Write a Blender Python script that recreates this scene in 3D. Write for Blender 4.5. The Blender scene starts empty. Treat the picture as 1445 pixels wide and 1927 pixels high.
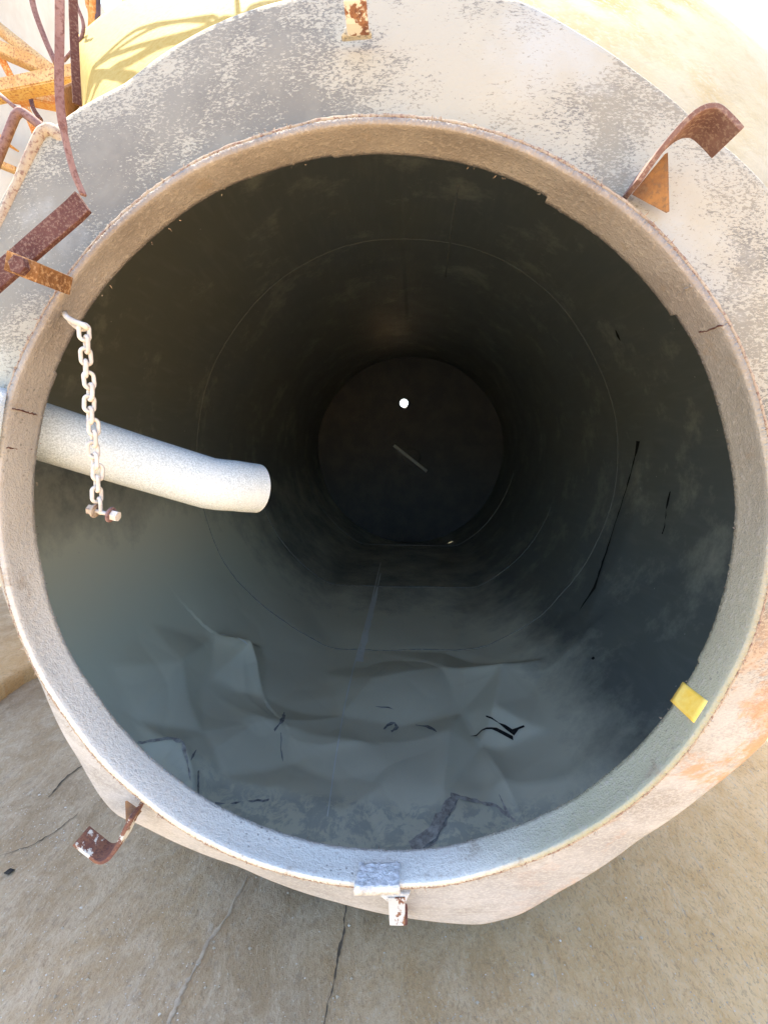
import bpy, bmesh, math, random
import numpy as np
from mathutils import Vector
random.seed(7); rng = np.random.default_rng(7)
R = math.radians
SC = bpy.context.scene
COL = SC.collection

# ---------------------------------------------------------------- camera, sky, sun, exposure
F = 900.0; CX, CY = 722.5, 963.5
H = 1.34                                   # eye height above the mud
PITCH = math.atan(130 / 900)
FW = np.array([0, math.cos(PITCH), -math.sin(PITCH)]); UP = np.array([0, math.sin(PITCH), math.cos(PITCH)])
XA = np.array([1.0, 0, 0]); CAM = np.array([0, 0, H])
cd = bpy.data.cameras.new('camera'); cam = bpy.data.objects.new('camera', cd); COL.objects.link(cam)
cam.location = CAM; cam.rotation_euler = (R(90) - PITCH, 0, 0)
cd.sensor_fit = 'VERTICAL'; cd.sensor_height = 36; cd.lens = 36 * F / 1927
cd.clip_start = 0.02; cd.clip_end = 3000
SC.camera = cam
SUN_EL, SUN_AZ = R(65.5), R(-45)             # azimuth from +y, negative = to the left; the sun is behind the drum
sd = Vector((math.sin(SUN_AZ) * math.cos(SUN_EL), math.cos(SUN_AZ) * math.cos(SUN_EL), math.sin(SUN_EL)))
w = bpy.data.worlds.new('World'); SC.world = w; w.use_nodes = True
nt = w.node_tree; nt.nodes.clear()
sk = nt.nodes.new('ShaderNodeTexSky'); sk.sky_type = 'NISHITA'; sk.sun_disc = False
sk.sun_elevation = SUN_EL; sk.sun_rotation = SUN_AZ; sk.dust_density = 1.5; sk.air_density = 1.0; sk.ozone_density = 1.0
bg = nt.nodes.new('ShaderNodeBackground'); bg.inputs[1].default_value = 0.12
ou = nt.nodes.new('ShaderNodeOutputWorld')
nt.links.new(sk.outputs[0], bg.inputs[0]); nt.links.new(bg.outputs[0], ou.inputs[0])
sl = bpy.data.lights.new('sun', 'SUN'); sl.energy = 3.3; sl.angle = R(0.5); sl.color = (1.0, 0.87, 0.66)
so = bpy.data.objects.new('sun', sl); COL.objects.link(so); so.rotation_euler = sd.to_track_quat('Z', 'Y').to_euler()
SC.view_settings.view_transform = 'Standard'; SC.view_settings.look = 'None'; SC.view_settings.gamma = 1
SC.view_settings.exposure = 2.6
SC.render.engine = 'CYCLES'
SC.cycles.max_bounces = 10; SC.cycles.diffuse_bounces = 8

# ---------------------------------------------------------------- drum frame: axis N, right E1, up E2
def ray(x, y): return XA * (x - CX) / F + UP * (CY - y) / F + FW
N = ray(784, 833); N = N / np.linalg.norm(N)
E1 = np.cross(N, [0, 0, 1]); E1 /= np.linalg.norm(E1); E2 = np.cross(E1, N)
def W(x, y, s):
    d = ray(x, y); return CAM + d * s / (d @ N)
def G(x, y, z=0.0):                        # where the sight line meets height z
    d = ray(x, y); return CAM + d * (z - H) / d[2]
def AB(P): Q = np.asarray(P) - CAM; return Q @ E1, Q @ E2, Q @ N
def PT(a, b, s): return CAM + np.multiply.outer(a, E1) + np.multiply.outer(b, E2) + np.multiply.outer(s, N)
def ss(x, a, b): t = np.clip((x - a) / (b - a), 0, 1); return t * t * (3 - 2 * t)

# ---------------------------------------------------------------- material helpers
class M:
    def __init__(s, name):
        s.m = bpy.data.materials.new(name); s.m.use_nodes = True; s.t = s.m.node_tree
        s.p = s.t.nodes['Principled BSDF']; s.tc = s.t.nodes.new('ShaderNodeTexCoord').outputs['Object']
    def n(s, k): return s.t.nodes.new(k)
    def l(s, a, b): s.t.links.new(a, b)
    def mapv(s, sc=(1, 1, 1), rot=(0, 0, 0), loc=(0, 0, 0)):
        n = s.n('ShaderNodeMapping'); n.inputs['Scale'].default_value = sc; n.inputs['Rotation'].default_value = rot
        n.inputs['Location'].default_value = loc
        s.l(s.tc, n.inputs[0]); return n.outputs[0]
    def noise(s, scale, detail=4, rough=.55, v=None, dist=0.0):
        n = s.n('ShaderNodeTexNoise'); n.inputs['Scale'].default_value = scale; n.inputs['Detail'].default_value = detail
        n.inputs['Roughness'].default_value = rough; n.inputs['Distortion'].default_value = dist
        s.l(v if v is not None else s.tc, n.inputs['Vector']); return n.outputs['Fac']
    def vor(s, scale, v=None, feat='F1', out='Distance'):
        n = s.n('ShaderNodeTexVoronoi'); n.inputs['Scale'].default_value = scale; n.feature = feat
        s.l(v if v is not None else s.tc, n.inputs['Vector']); return n.outputs[out]
    def ramp(s, f, *st):
        n = s.n('ShaderNodeValToRGB'); e = n.color_ramp.elements
        while len(e) < len(st): e.new(.5)
        for i, (p, c) in enumerate(st):
            e[i].position = p; e[i].color = (c, c, c, 1) if isinstance(c, (int, float)) else (*c, 1)
        s.l(f, n.inputs[0]); return n.outputs[0]
    def math(s, op, a, b=None):
        n = s.n('ShaderNodeMath'); n.operation = op
        for i, q in enumerate((a, b)):
            if q is None: continue
            if isinstance(q, (int, float)): n.inputs[i].default_value = q
            else: s.l(q, n.inputs[i])
        return n.outputs[0]
    def mix(s, f, a, b, blend='MIX'):
        n = s.n('ShaderNodeMix'); n.data_type = 'RGBA'; n.blend_type = blend
        for i, q in ((0, f), (6, a), (7, b)):
            if isinstance(q, (int, float)): n.inputs[i].default_value = q if i == 0 else (q, q, q, 1)
            elif isinstance(q, tuple): n.inputs[i].default_value = (*q, 1)
            else: s.l(q, n.inputs[i])
        return n.outputs[2]
    def sep(s):
        n = s.n('ShaderNodeSeparateXYZ'); s.l(s.tc, n.inputs[0]); return n.outputs
    def attr(s, name):
        n = s.n('ShaderNodeAttribute'); n.attribute_name = name; return n.outputs['Fac']
    def fin(s, col, rough=.8, metal=0.0, bump=None, bs=.3, bd=.01, spec=.3):
        if isinstance(col, tuple): s.p.inputs['Base Color'].default_value = (*col, 1)
        else: s.l(col, s.p.inputs['Base Color'])
        if isinstance(rough, (int, float)): s.p.inputs['Roughness'].default_value = rough
        else: s.l(rough, s.p.inputs['Roughness'])
        s.p.inputs['Metallic'].default_value = metal
        s.p.inputs['Specular IOR Level'].default_value = spec
        if bump is not None:
            n = s.n('ShaderNodeBump'); n.inputs['Strength'].default_value = bs; n.inputs['Distance'].default_value = bd
            s.l(bump, n.inputs['Height']); s.l(n.outputs[0], s.p.inputs['Normal'])
        return s.m

def m_head():                              # worn grey paint, pale specks, cream and yellow lichen above
    m = M('worn_grey_paint')
    big = m.noise(1.7, 3, .6); mid = m.noise(7, 5, .65, dist=.4)
    v = m.mapv((1, 1, 2.2), (0, R(35), 0))
    fine = m.noise(150, 4, .75, v, .5); fin2 = m.noise(210, 2, .6)
    base = m.mix(m.ramp(big, (.35, 0.), (.65, 1.)), (.21, .204, .184), (.257, .236, .19))
    base = m.mix(m.ramp(mid, (.44, 0.), (.56, 1.)), base, (.182, .174, .155))
    # speck coverage follows the worn areas
    cov = m.math('ADD', m.math('MULTIPLY', mid, .55), m.math('MULTIPLY', m.noise(2.6, 4, .6, m.mapv(loc=(3.1, 1.7, 0))), 1.15))
    thr = m.math('SUBTRACT', m.math('ADD', fine, m.math('MULTIPLY', cov, 1.05)), 1.36)
    spk = m.ramp(thr, (.0, 0.), (.035, 1.))
    col = m.mix(m.math('MULTIPLY', spk, .8), base, (.43, .405, .335))
    pb = m.ramp(m.noise(3.4, 4, .6, m.mapv(loc=(7.3, 2.2, 1))), (.53, 0.), (.64, .85))
    pbk = m.math('MULTIPLY', pb, m.ramp(fine, (.36, 0.), (.44, 1.)))
    col = m.mix(m.math('MULTIPLY', pbk, .8), col, (.41, .42, .41))
    x, y, z = m.sep()
    low = m.ramp(m.math('ADD', m.math('MULTIPLY', z, .4), m.math('MULTIPLY', mid, .12)), (.36, 1.), (.52, 0.))
    pale = m.mix(m.ramp(m.noise(5, 6, .7, m.mapv((.6, 1, 1.4), (0, R(-35), 0))), (.4, 0.), (.6, 1.)), (.32, .318, .315), (.44, .437, .437))
    dk = m.ramp(m.noise(14, 7, .75, m.mapv((.35, 1, 1.2), (0, R(-38), 0)), .6), (.50, 0.), (.64, .75))
    pale = m.mix(dk, pale, (.27, .255, .23))
    pale = m.mix(m.math('MULTIPLY', m.ramp(fine, (.50, 0.), (.56, 1.)), .35), pale, (.62, .61, .58))
    rs = m.ramp(m.noise(4.6, 6, .75, m.mapv((.7, 1, 1.3), (0, R(-40), 0), (1.3, 0, .45)), .4), (.50, 0.), (.58, .9))
    rx = m.ramp(m.math('ADD', m.math('MULTIPLY', x, .5), .1), (.2, 0.), (.4, 1.))
    pale = m.mix(m.math('MULTIPLY', rs, rx), pale, (.50, .25, .11))
    col = m.mix(low, col, pale)
    sc = m.ramp(m.noise(40, 2, .5, m.mapv((.25, 1, 1), (0, R(8), 0))), (.70, 0.), (.715, .7))
    h = m.math('ADD', m.math('MULTIPLY', spk, .5), fin2)
    return m.fin(col, .78, 0, h, .35, .002)
def m_body():                              # cream top coat with ochre lichen, rust stains low down
    m = M('cream_paint')
    fine = m.noise(110, 3, .7); mid = m.noise(3.3, 5, .65, dist=.3)
    col = m.mix(m.ramp(mid, (.4, 0.), (.65, 1.)), (.37, .33, .23), (.41, .375, .29))
    lic = m.math('MULTIPLY', m.ramp(m.noise(2.4, 4, .6, m.mapv(loc=(1.2, .4, 0))), (.47, 0.), (.56, 1.)), m.ramp(fine, (.38, 0.), (.50, 1.)))
    x, y, z = m.sep()
    high = m.math('MULTIPLY', m.ramp(m.math('MULTIPLY', z, .4), (.70, 0.), (.84, 1.)), m.ramp(m.math('ADD', x, m.math('MULTIPLY', mid, .3)), (.70, 1.), (.88, 0.)))
    col = m.mix(m.math('MULTIPLY', m.math('MULTIPLY', lic, high), .9), col, (.34, .23, .055))
    dirt = m.ramp(m.noise(26, 4, .7, m.mapv((1, .3, 1))), (.5, 0.), (.7, .3))
    col = m.mix(dirt, col, (.27, .215, .10))
    col = m.mix(m.ramp(m.math('ADD', m.math('MULTIPLY', x, .5), .5), (.38, 1.), (.60, 0.)), col, m.mix(m.ramp(fine, (.45, 0.), (.6, 1.)), (.35, .26, .075), (.32, .22, .05)))
    rs = m.ramp(m.noise(5.2, 6, .72, m.mapv((1.0, .55, 1.0), (0, R(-40), 0), (.6, 2.1, .3)), .5), (.565, 0.), (.66, 1.))
    low = m.ramp(m.math('MULTIPLY', z, .4), (.30, 1.), (.42, 0.))
    col = m.mix(m.math('MULTIPLY', m.math('MULTIPLY', rs, low), .85), col, (.46, .19, .06))
    return m.fin(col, .8, 0, fine, .3, .002, .12)
def m_neck():                              # caked cement dust, with ground bounce and skylight tinted in by height
    m = M('cement_dust_bounce_tint')
    f1 = m.noise(120, 4, .7); f2 = m.noise(320, 2, .6); mid = m.noise(9, 4, .6)
    x, y, z = m.sep()
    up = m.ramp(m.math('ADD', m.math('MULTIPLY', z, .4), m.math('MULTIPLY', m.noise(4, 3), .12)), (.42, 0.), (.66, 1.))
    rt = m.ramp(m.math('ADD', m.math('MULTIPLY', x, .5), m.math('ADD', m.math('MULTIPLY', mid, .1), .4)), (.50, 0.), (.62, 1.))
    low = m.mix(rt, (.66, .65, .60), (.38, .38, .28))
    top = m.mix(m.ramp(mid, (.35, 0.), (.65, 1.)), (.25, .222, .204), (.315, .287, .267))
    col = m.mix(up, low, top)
    col = m.mix(m.ramp(f1, (.52, 0.), (.66, .5)), col, (.46, .42, .38))
    pit = m.math('MULTIPLY', m.ramp(m.vor(75), (.13, 1.), (.2, 0.)), m.ramp(m.noise(6, 3, .6, m.mapv(loc=(4, 1, 0))), (.5, 0.), (.6, 1.)))
    col = m.mix(m.math('MULTIPLY', pit, .7), col, (.22, .21, .19))
    crust = m.ramp(m.noise(14, 5, .7, m.mapv((1, 1, 1), loc=(2, 2, 5))), (.60, 0.), (.68, .5))
    col = m.mix(crust, col, (.30, .24, .18))
    return m.fin(col, .95, 0, m.math('ADD', f1, m.math('MULTIPLY', f2, .5)), .8, .004, .1)
def m_liner():                             # grey-green tank lining
    m = M('grey_lining')
    mid = m.noise(1.8, 4, .6, m.mapv((1, .5, 1))); fine = m.noise(150, 3, .6); st = m.noise(30, 4, .6, m.mapv((1, .15, 1)))
    col = m.mix(m.ramp(mid, (.35, 0.), (.65, 1.)), (.17, .195, .195), (.195, .21, .185))
    col = m.mix(m.ramp(st, (.5, 0.), (.8, .2)), col, (.40, .41, .38))
    dust_light = m.attr('dust_light')  # pale dust and painted-in light share this mask
    dm = m.ramp(m.math('ADD', m.math('MULTIPLY', dust_light, .8), m.math('MULTIPLY', m.noise(3, 7, .72), .7)), (.38, 0.), (.74, 1.))
    col = m.mix(m.math('MULTIPLY', dm, .95), col, (.87, .87, .70))
    spots = m.ramp(m.vor(9, m.mapv((1, 1, 1), loc=(.3, .2, 0))), (.018, .8), (.03, 0.))
    col = m.mix(spots, col, (.65, .65, .60))
    wear = m.math('MULTIPLY', m.attr('edge'), m.ramp(m.noise(13, 8, .75, None, .4), (.46, 0.), (.54, 1.)))
    col = m.mix(m.math('MULTIPLY', wear, .55), col, (.36, .42, .41))
    scr = m.ramp(m.noise(26, 6, .8, m.mapv((1, .22, 1), (0, 0, R(20))), 1.5), (.66, 0.), (.72, .35))
    col = m.mix(m.math('MULTIPLY', scr, dust_light), col, (.30, .32, .30))
    scr2 = m.ramp(m.noise(17, 6, .8, m.mapv((.5, 1, 1), (0, 0, R(-25)), (3, 1, 2)), 2), (.665, 0.), (.70, .6))
    col = m.mix(m.math('MULTIPLY', scr2, dust_light), col, (.86, .88, .85))
    rough = m.ramp(m.noise(5, 3), (.3, .34), (.7, .5))
    return m.fin(col, rough, 0, m.math('ADD', m.math('MULTIPLY', fine, .25), m.noise(9, 3)), .10, .006, .45)
def m_rust(name, a, b, c, paint=None, cover=.5, scale=18):
    m = M(name)
    f = m.noise(scale, 6, .7); g = m.noise(scale * 9, 3, .7)
    col = m.mix(m.ramp(f, (.38, 0.), (.6, 1.)), a, b)
    col = m.mix(m.ramp(g, (.5, 0.), (.62, .9)), col, c)
    if paint:
        col = m.mix(m.ramp(m.noise(scale * .9, 5, .7, m.mapv(loc=(5, 3, 1))), (cover, 0.), (cover + .03, 1.)), col, paint)
    return m.fin(col, .85, 0, g, .5, .0015, .2)
def m_plain(name, col, col2, scale, rough=.7, bs=.4, bd=.002):
    m = M(name); f = m.noise(scale, 5, .65)
    return m.fin(m.mix(m.ramp(f, (.4, 0.), (.62, 1.)), col, col2), rough, 0, m.noise(scale * 2, 3, .6), bs, bd)
def m_pipe():
    m = M('speckled_pipe'); f = m.vor(150); g = m.noise(60, 3, .6)
    col = m.mix(m.ramp(m.noise(330, 3, .8), (.40, 0.), (.60, 1.)), (.42, .49, .54), (.70, .78, .83))
    x, y, z = m.sep()
    col = m.mix(m.ramp(m.noise(7, 4, .6), (.48, 0.), (.7, .8)), col, (.66, .70, .71))
    return m.fin(col, .85, 0, m.noise(230, 2, .6), .6, .002, .2)
def m_ground():
    m = M('packed_mud')
    big = m.noise(.9, 4, .6); v = m.mapv((1, .62, 1), (0, 0, R(8)))
    st = m.noise(9, 8, .7, v, .8); st2 = m.noise(55, 5, .65, v, .2); f = m.noise(240, 3, .7)
    col = m.mix(m.ramp(big, (.35, 0.), (.65, 1.)), (.31, .24, .155), (.445, .335, .20))
    col = m.mix(m.ramp(st, (.4, .0), (.62, .75)), col, (.50, .42, .31))
    col = m.mix(m.ramp(st2, (.34, .5), (.46, 0.)), col, (.25, .21, .16))
    x, y, z = m.sep()
    wa = m.ramp(m.math('ADD', m.math('MULTIPLY', x, .4), m.math('MULTIPLY', big, .3)), (.05, 0.), (.55, 1.))  # warm bounced light painted into the mud towards the right
    col = m.mix(wa, col, m.mix(m.ramp(st, (.35, 0.), (.6, 1.)), (.62, .39, .17), (.72, .49, .25)))
    wet = m.ramp(m.noise(2.3, 4, .6, m.mapv(loc=(3.3, 8, 0))), (.55, 0.), (.66, .5))
    sp = m.ramp(m.vor(26), (.035, .8), (.05, 0.))
    col = m.mix(m.math('MULTIPLY', sp, m.ramp(m.noise(2, 2), (.5, 0.), (.6, 1.))), col, (.60, .57, .5))
    scr = m.ramp(m.noise(9, 8, .75, m.mapv((2.2, .5, 1), (0, 0, R(25)), (4, 4, 0)), 2), (.60, 0.), (.66, .55))
    col = m.mix(scr, col, (.42, .385, .32))
    st3 = m.noise(130, 6, .75, m.mapv((1, .45, 1), (0, 0, R(-12))), .5)
    col = m.mix(m.ramp(st3, (.40, .45), (.47, 0.)), col, (.27, .20, .13))
    col = m.mix(m.ramp(st3, (.56, 0.), (.64, .5)), col, (.55, .49, .38))
    pitv = m.ramp(m.vor(38, m.mapv((1, .6, 1))), (.08, .3), (.14, 0.))
    col = m.mix(m.math('MULTIPLY', pitv, m.ramp(st, (.5, 0.), (.6, 1.))), col, (.17, .14, .105))
    h = m.math('ADD', m.math('MULTIPLY', st3, .8), m.math('MULTIPLY', st, 1.4))
    h = m.math('ADD', h, m.math('MULTIPLY', pitv, -.5))
    h = m.math('ADD', h, m.math('ADD', m.math('MULTIPLY', st2, .8), m.math('MULTIPLY', f, .2)))
    return m.fin(col, .95, 0, h, .5, .018, .1)

MT = dict(
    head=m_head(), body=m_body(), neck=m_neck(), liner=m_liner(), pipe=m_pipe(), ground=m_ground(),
    hook=m_rust('brown_rust', (.13, .07, .065), (.19, .115, .10), (.26, .185, .155), (.55, .50, .38), .66, 22),
    hookpaint=m_rust('rusty_white_paint', (.13, .06, .05), (.22, .11, .07), (.11, .055, .05), (.56, .56, .52), .53, 26),
    hookwhite=m_rust('white_paint_rust_stains', (.15, .07, .055), (.27, .14, .08), (.13, .06, .05), (.54, .53, .49), .45, 26),
    gusset=m_rust('orange_rust', (.12, .07, .05), (.27, .15, .07), (.15, .10, .07)),
    orange=m_rust('bright_orange_rust', (.45, .15, .04), (.58, .30, .10), (.60, .42, .20)),
    ochre=m_rust('ochre_flaking_paint', (.55, .42, .22), (.50, .30, .12), (.30, .14, .08)),
    dark=m_rust('dark_red_rust', (.075, .03, .028), (.11, .05, .045), (.19, .12, .10), None, .5, 30),
    bracket=m_rust('brown_orange_rust', (.15, .07, .03), (.32, .16, .06), (.40, .25, .13), None, .5, 20),
    mauve=m_rust('faded_red_oxide', (.19, .11, .11), (.26, .165, .155), (.14, .07, .065)),
    rail=m_rust('dusty_rail', (.33, .26, .20), (.42, .36, .28), (.20, .12, .10)),
    plate=m_rust('pale_rust_plate', (.40, .22, .13), (.48, .29, .19), (.34, .17, .10)),
    chain=m_plain('dusty_chain', (.50, .46, .41), (.64, .60, .55), 60, .8),
    weldpale=m_plain('pale_weld_bead', (.84, .90, .88), (.90, .93, .90), 90, .6),
    cloth=m_plain('crusted_patch', (.44, .45, .45), (.68, .69, .70), 75, .9, .9, .004),
    sun_patch=m_plain('sun_patch_gold', (.90, .60, .10), (.95, .72, .20), 30, .45),  # gold colour standing in for sunlight on the collar
    crack=m_plain('dark_split', (.012, .012, .012), (.03, .03, .03), 60, .9),
    mark=m_plain('dark_scuff', (.16, .18, .19), (.42, .45, .45), 60, .8),
    weld=m_plain('weld_bead', (.23, .25, .24), (.31, .32, .30), 90, .6),
    plaster=m_plain('peeling_plaster', (.34, .32, .30), (.66, .66, .62), 40, .8),
    backplate=m_plain('dark_end_paint', (.11, .12, .13), (.15, .15, .15), 5, .6, .1),
    white=m_plain('sunlit_cream_steel', (.42, .40, .35), (.50, .48, .43), 6, .6),
    slab=m_plain('grey_slab', (.17, .155, .135), (.27, .25, .22), 14, .95, 1.0, .02),
    chips=m_plain('pale_chips', (.45, .43, .38), (.65, .62, .56), 40, .9),
    groundcrack=m_plain('earth_crack', (.07, .06, .045), (.12, .10, .08), 40, 1.0),
    ridge=m_plain('trowelled_mud', (.36, .31, .24), (.44, .38, .29), 30, .95, .8, .004),
    cable=m_plain('black_cable', (.05, .04, .05), (.10, .06, .08), 20, .6),
)

# ---------------------------------------------------------------- object helpers
def tag(o, label=None, cat=None, group=None, kind=None):
    for k, v in (('label', label), ('category', cat), ('group', group), ('kind', kind)):
        if v: o[k] = v
    return o
def thing(name, loc, label, cat, group=None):
    o = bpy.data.objects.new(name, None); COL.objects.link(o); o.location = tuple(loc); o.empty_display_size = .1
    return tag(o, label, cat, group)
def root_loc(parent):
    l = np.zeros(3)
    while parent is not None: l = l + np.array(parent.location); parent = parent.parent
    return l
def mesh(name, V, Fc, mat, parent=None, smooth=False, bevel=0, loc=None):
    V = np.asarray(V, float); off = root_loc(parent)
    if parent is None and loc is not None: off = np.asarray(loc, float)
    me = bpy.data.meshes.new(name); me.from_pydata((V - off).tolist(), [], [tuple(int(i) for i in f) for f in Fc]); me.validate()
    bm = bmesh.new(); bm.from_mesh(me); bmesh.ops.recalc_face_normals(bm, faces=bm.faces); bm.to_mesh(me); bm.free()
    o = bpy.data.objects.new(name, me); COL.objects.link(o); o.parent = parent
    if parent is None and loc is not None: o.location = tuple(loc)
    me.materials.append(mat if not isinstance(mat, str) else MT[mat])
    if smooth: me.polygons.foreach_set('use_smooth', [True] * len(me.polygons))
    if bevel:
        b = o.modifiers.new('edge', 'BEVEL'); b.width = bevel; b.segments = 2; b.limit_method = 'ANGLE'
    return o
def grid(P, close_u=True):                 # P: (nu, nv, 3)
    nu, nv = P.shape[:2]; i = np.arange(nu if close_u else nu - 1)[:, None]; j = np.arange(nv - 1)[None, :]
    i2 = (i + 1) % nu
    f = np.stack([i * nv + j + 0 * i, i2 * nv + j, i2 * nv + j + 1, i * nv + j + 1], -1).reshape(-1, 4)
    return P.reshape(-1, 3), f
def join(*parts):
    V, Fc, k = [], [], 0
    for v, f in parts:
        V += [list(p) for p in v]; Fc += [tuple(int(q) + k for q in t) for t in f]; k += len(v)
    return V, Fc
def smoothpath(P, n=6):
    P = [np.asarray(p, float) for p in P]
    if len(P) < 3: return P
    out = []
    for i in range(len(P) - 1):
        p0 = P[max(i - 1, 0)]; p1 = P[i]; p2 = P[i + 1]; p3 = P[min(i + 2, len(P) - 1)]
        for t in np.linspace(0, 1, n, endpoint=False):
            out.append(.5 * (2 * p1 + (p2 - p0) * t + (2 * p0 - 5 * p1 + 4 * p2 - p3) * t * t + (3 * p1 - p0 - 3 * p2 + p3) * t ** 3))
    return out + [P[-1]]
def tube(P, r, k=12, cap=True, wob=0.0):
    P = [np.asarray(p, float) for p in P]; rs = r if hasattr(r, '__len__') else [r] * len(P)
    V, Fc = [], []; T0 = P[1] - P[0]; u = np.cross(T0, [0.31, .2, .93]); u /= np.linalg.norm(u)
    for i, p in enumerate(P):
        T = P[min(i + 1, len(P) - 1)] - P[max(i - 1, 0)]; T /= np.linalg.norm(T)
        u = u - T * (u @ T); u /= np.linalg.norm(u); v = np.cross(T, u)
        for j in range(k):
            a = 2 * math.pi * j / k; q = rs[i] * (1 + wob * rng.normal())
            V.append(p + q * (math.cos(a) * u + math.sin(a) * v))
    for i in range(len(P) - 1):
        for j in range(k):
            j2 = (j + 1) % k; Fc.append((i * k + j, i * k + j2, (i + 1) * k + j2, (i + 1) * k + j))
    if cap: Fc.append(tuple(range(k))[::-1]); Fc.append(tuple((len(P) - 1) * k + j for j in range(k)))
    return V, Fc
def strip(P, wv, th):                      # flat bar swept along P; wv = width vector (one, or one per point)
    P = [np.asarray(p, float) for p in P]; wv = [np.asarray(q, float) for q in (wv if isinstance(wv, list) else [wv] * len(P))]
    V, Fc = [], []
    for i, p in enumerate(P):
        T = P[min(i + 1, len(P) - 1)] - P[max(i - 1, 0)]; n = np.cross(T, wv[i]); n = n / np.linalg.norm(n) * th / 2
        for q in (p - wv[i] / 2 - n, p + wv[i] / 2 - n, p + wv[i] / 2 + n, p - wv[i] / 2 + n): V.append(q)
    for i in range(len(P) - 1):
        for j in range(4):
            j2 = (j + 1) % 4; Fc.append((i * 4 + j, i * 4 + j2, i * 4 + 4 + j2, i * 4 + 4 + j))
    k = (len(P) - 1) * 4; Fc += [(3, 2, 1, 0), (k, k + 1, k + 2, k + 3)]
    return V, Fc
def prism(P, off):                         # polygon P extruded by the vector off
    P = [np.asarray(p, float) for p in P]; n = len(P); V = P + [p + off for p in P]
    return V, [tuple(range(n))[::-1], tuple(range(n, 2 * n))] + [(i, (i + 1) % n, n + (i + 1) % n, n + i) for i in range(n)]
def wob1(t, amp, freqs, seed):             # periodic wobble
    g = np.random.default_rng(seed); o = np.zeros_like(t)
    for f in freqs: o += np.sin(f * t + g.uniform(0, 6.28)) * g.uniform(.5, 1)
    return amp * o / max(1, len(freqs)) ** .5

# ---------------------------------------------------------------- ground
def fbm(x, y, seed, f0, n=5):
    g = np.random.default_rng(seed); o = np.zeros_like(x); a = 1.0; f = f0
    for _ in range(n):
        for _ in range(4):
            th = g.uniform(0, math.pi * 2); o += a * np.sin(f * (x * math.cos(th) + y * math.sin(th)) + g.uniform(0, 6.28)) / 3
        a *= .55; f *= 1.9
    return o
def gz(x, y):
    near = np.exp(-(np.hypot(x, y - 1.6) / 9) ** 2)
    return (fbm(x, y * .6, 3, 2.2, 6) * .010 + np.abs(fbm(x, y * .45, 5, 9, 4)) * .006) * near - .012
def ground():
    u = np.linspace(-1, 1, 520); X = np.sinh(u * 7.2) / math.sinh(7.2) * 900; Y = X + 1.6
    x, y = np.meshgrid(X + .0, Y, indexing='ij')
    z = gz(x, y)
    P = np.stack([x, y, z], -1); v, f = grid(P, False)
    o = mesh('ground', v, f, 'ground', smooth=True); o['kind'] = 'structure'
ground()

# ---------------------------------------------------------------- drum outlines
VPc = (-.09, -.115)                        # axis of the barrel (right, up) from the eye
RB = 1.195
K_PX = [(722, -14), (850, -8), (970, 0), (1085, 62), (1200, 140), (1325, 248), (1430, 340), (1540, 540), (1605, 850), (1590, 1090), (1530, 1270),
        (1445, 1388), (1330, 1488), (1200, 1580), (1050, 1678), (975, 1722), (905, 1740), (800, 1732), (640, 1699), (450, 1630), (262, 1550), (222, 1536),
        (190, 1500), (150, 1430), (118, 1378), (80, 1290), (40, 1200), (0, 1092), (-60, 950), (-100, 750), (-80, 560), (0, 385), (75, 262), (150, 205),
        (235, 160), (330, 88), (420, 40), (530, 3), (620, -10)]
SK = .80
def qof(px, py):
    a, b, s = AB(W(px, py, 1.0)); return np.array([a, b])
KQ = np.array([qof(*p) for p in K_PX]); KC = qof(722, 885)
kd = KQ - KC; kt = np.arctan2(kd[:, 1], kd[:, 0]); kr = np.hypot(kd[:, 0], kd[:, 1]); o_ = np.argsort(kt); kt, kr = kt[o_], kr[o_]
KTX = np.concatenate([kt - 2 * math.pi, kt, kt + 2 * math.pi]); KRX = np.tile(kr, 3)
def kq_r(t):
    t = (t + math.pi) % (2 * math.pi) - math.pi
    return (np.interp(t - .02, KTX, KRX) + np.interp(t, KTX, KRX) * 2 + np.interp(t + .02, KTX, KRX)) / 4
def limit(a, b, s, k):                     # the crushed lower left flank stays inside the knuckle's outline
    qa, qb = a / s - KC[0], b / s - KC[1]; t = np.arctan2(qb, qa); r = np.hypot(qa, qb)
    wgt = np.maximum(ss(-np.sin(t), -.15, .1), ss(-np.cos(t), .58, .66))
    lim = kq_r(t) * k; ex = np.maximum(r - lim, 0) * wgt; r2 = np.maximum(r - ex, 1e-6) / np.maximum(r, 1e-6)
    return (qa * r2 + KC[0]) * s, (qb * r2 + KC[1]) * s
NC = (-.081, -.1625)                       # centre of the mouth
RN = .598
TH = np.linspace(0, 2 * math.pi, 720, endpoint=False)

drum = thing('steel_drum', (0, 2.6, 0), 'big dented steel drum lying on its side on the mud, mouth open towards the viewer', 'drum')

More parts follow.
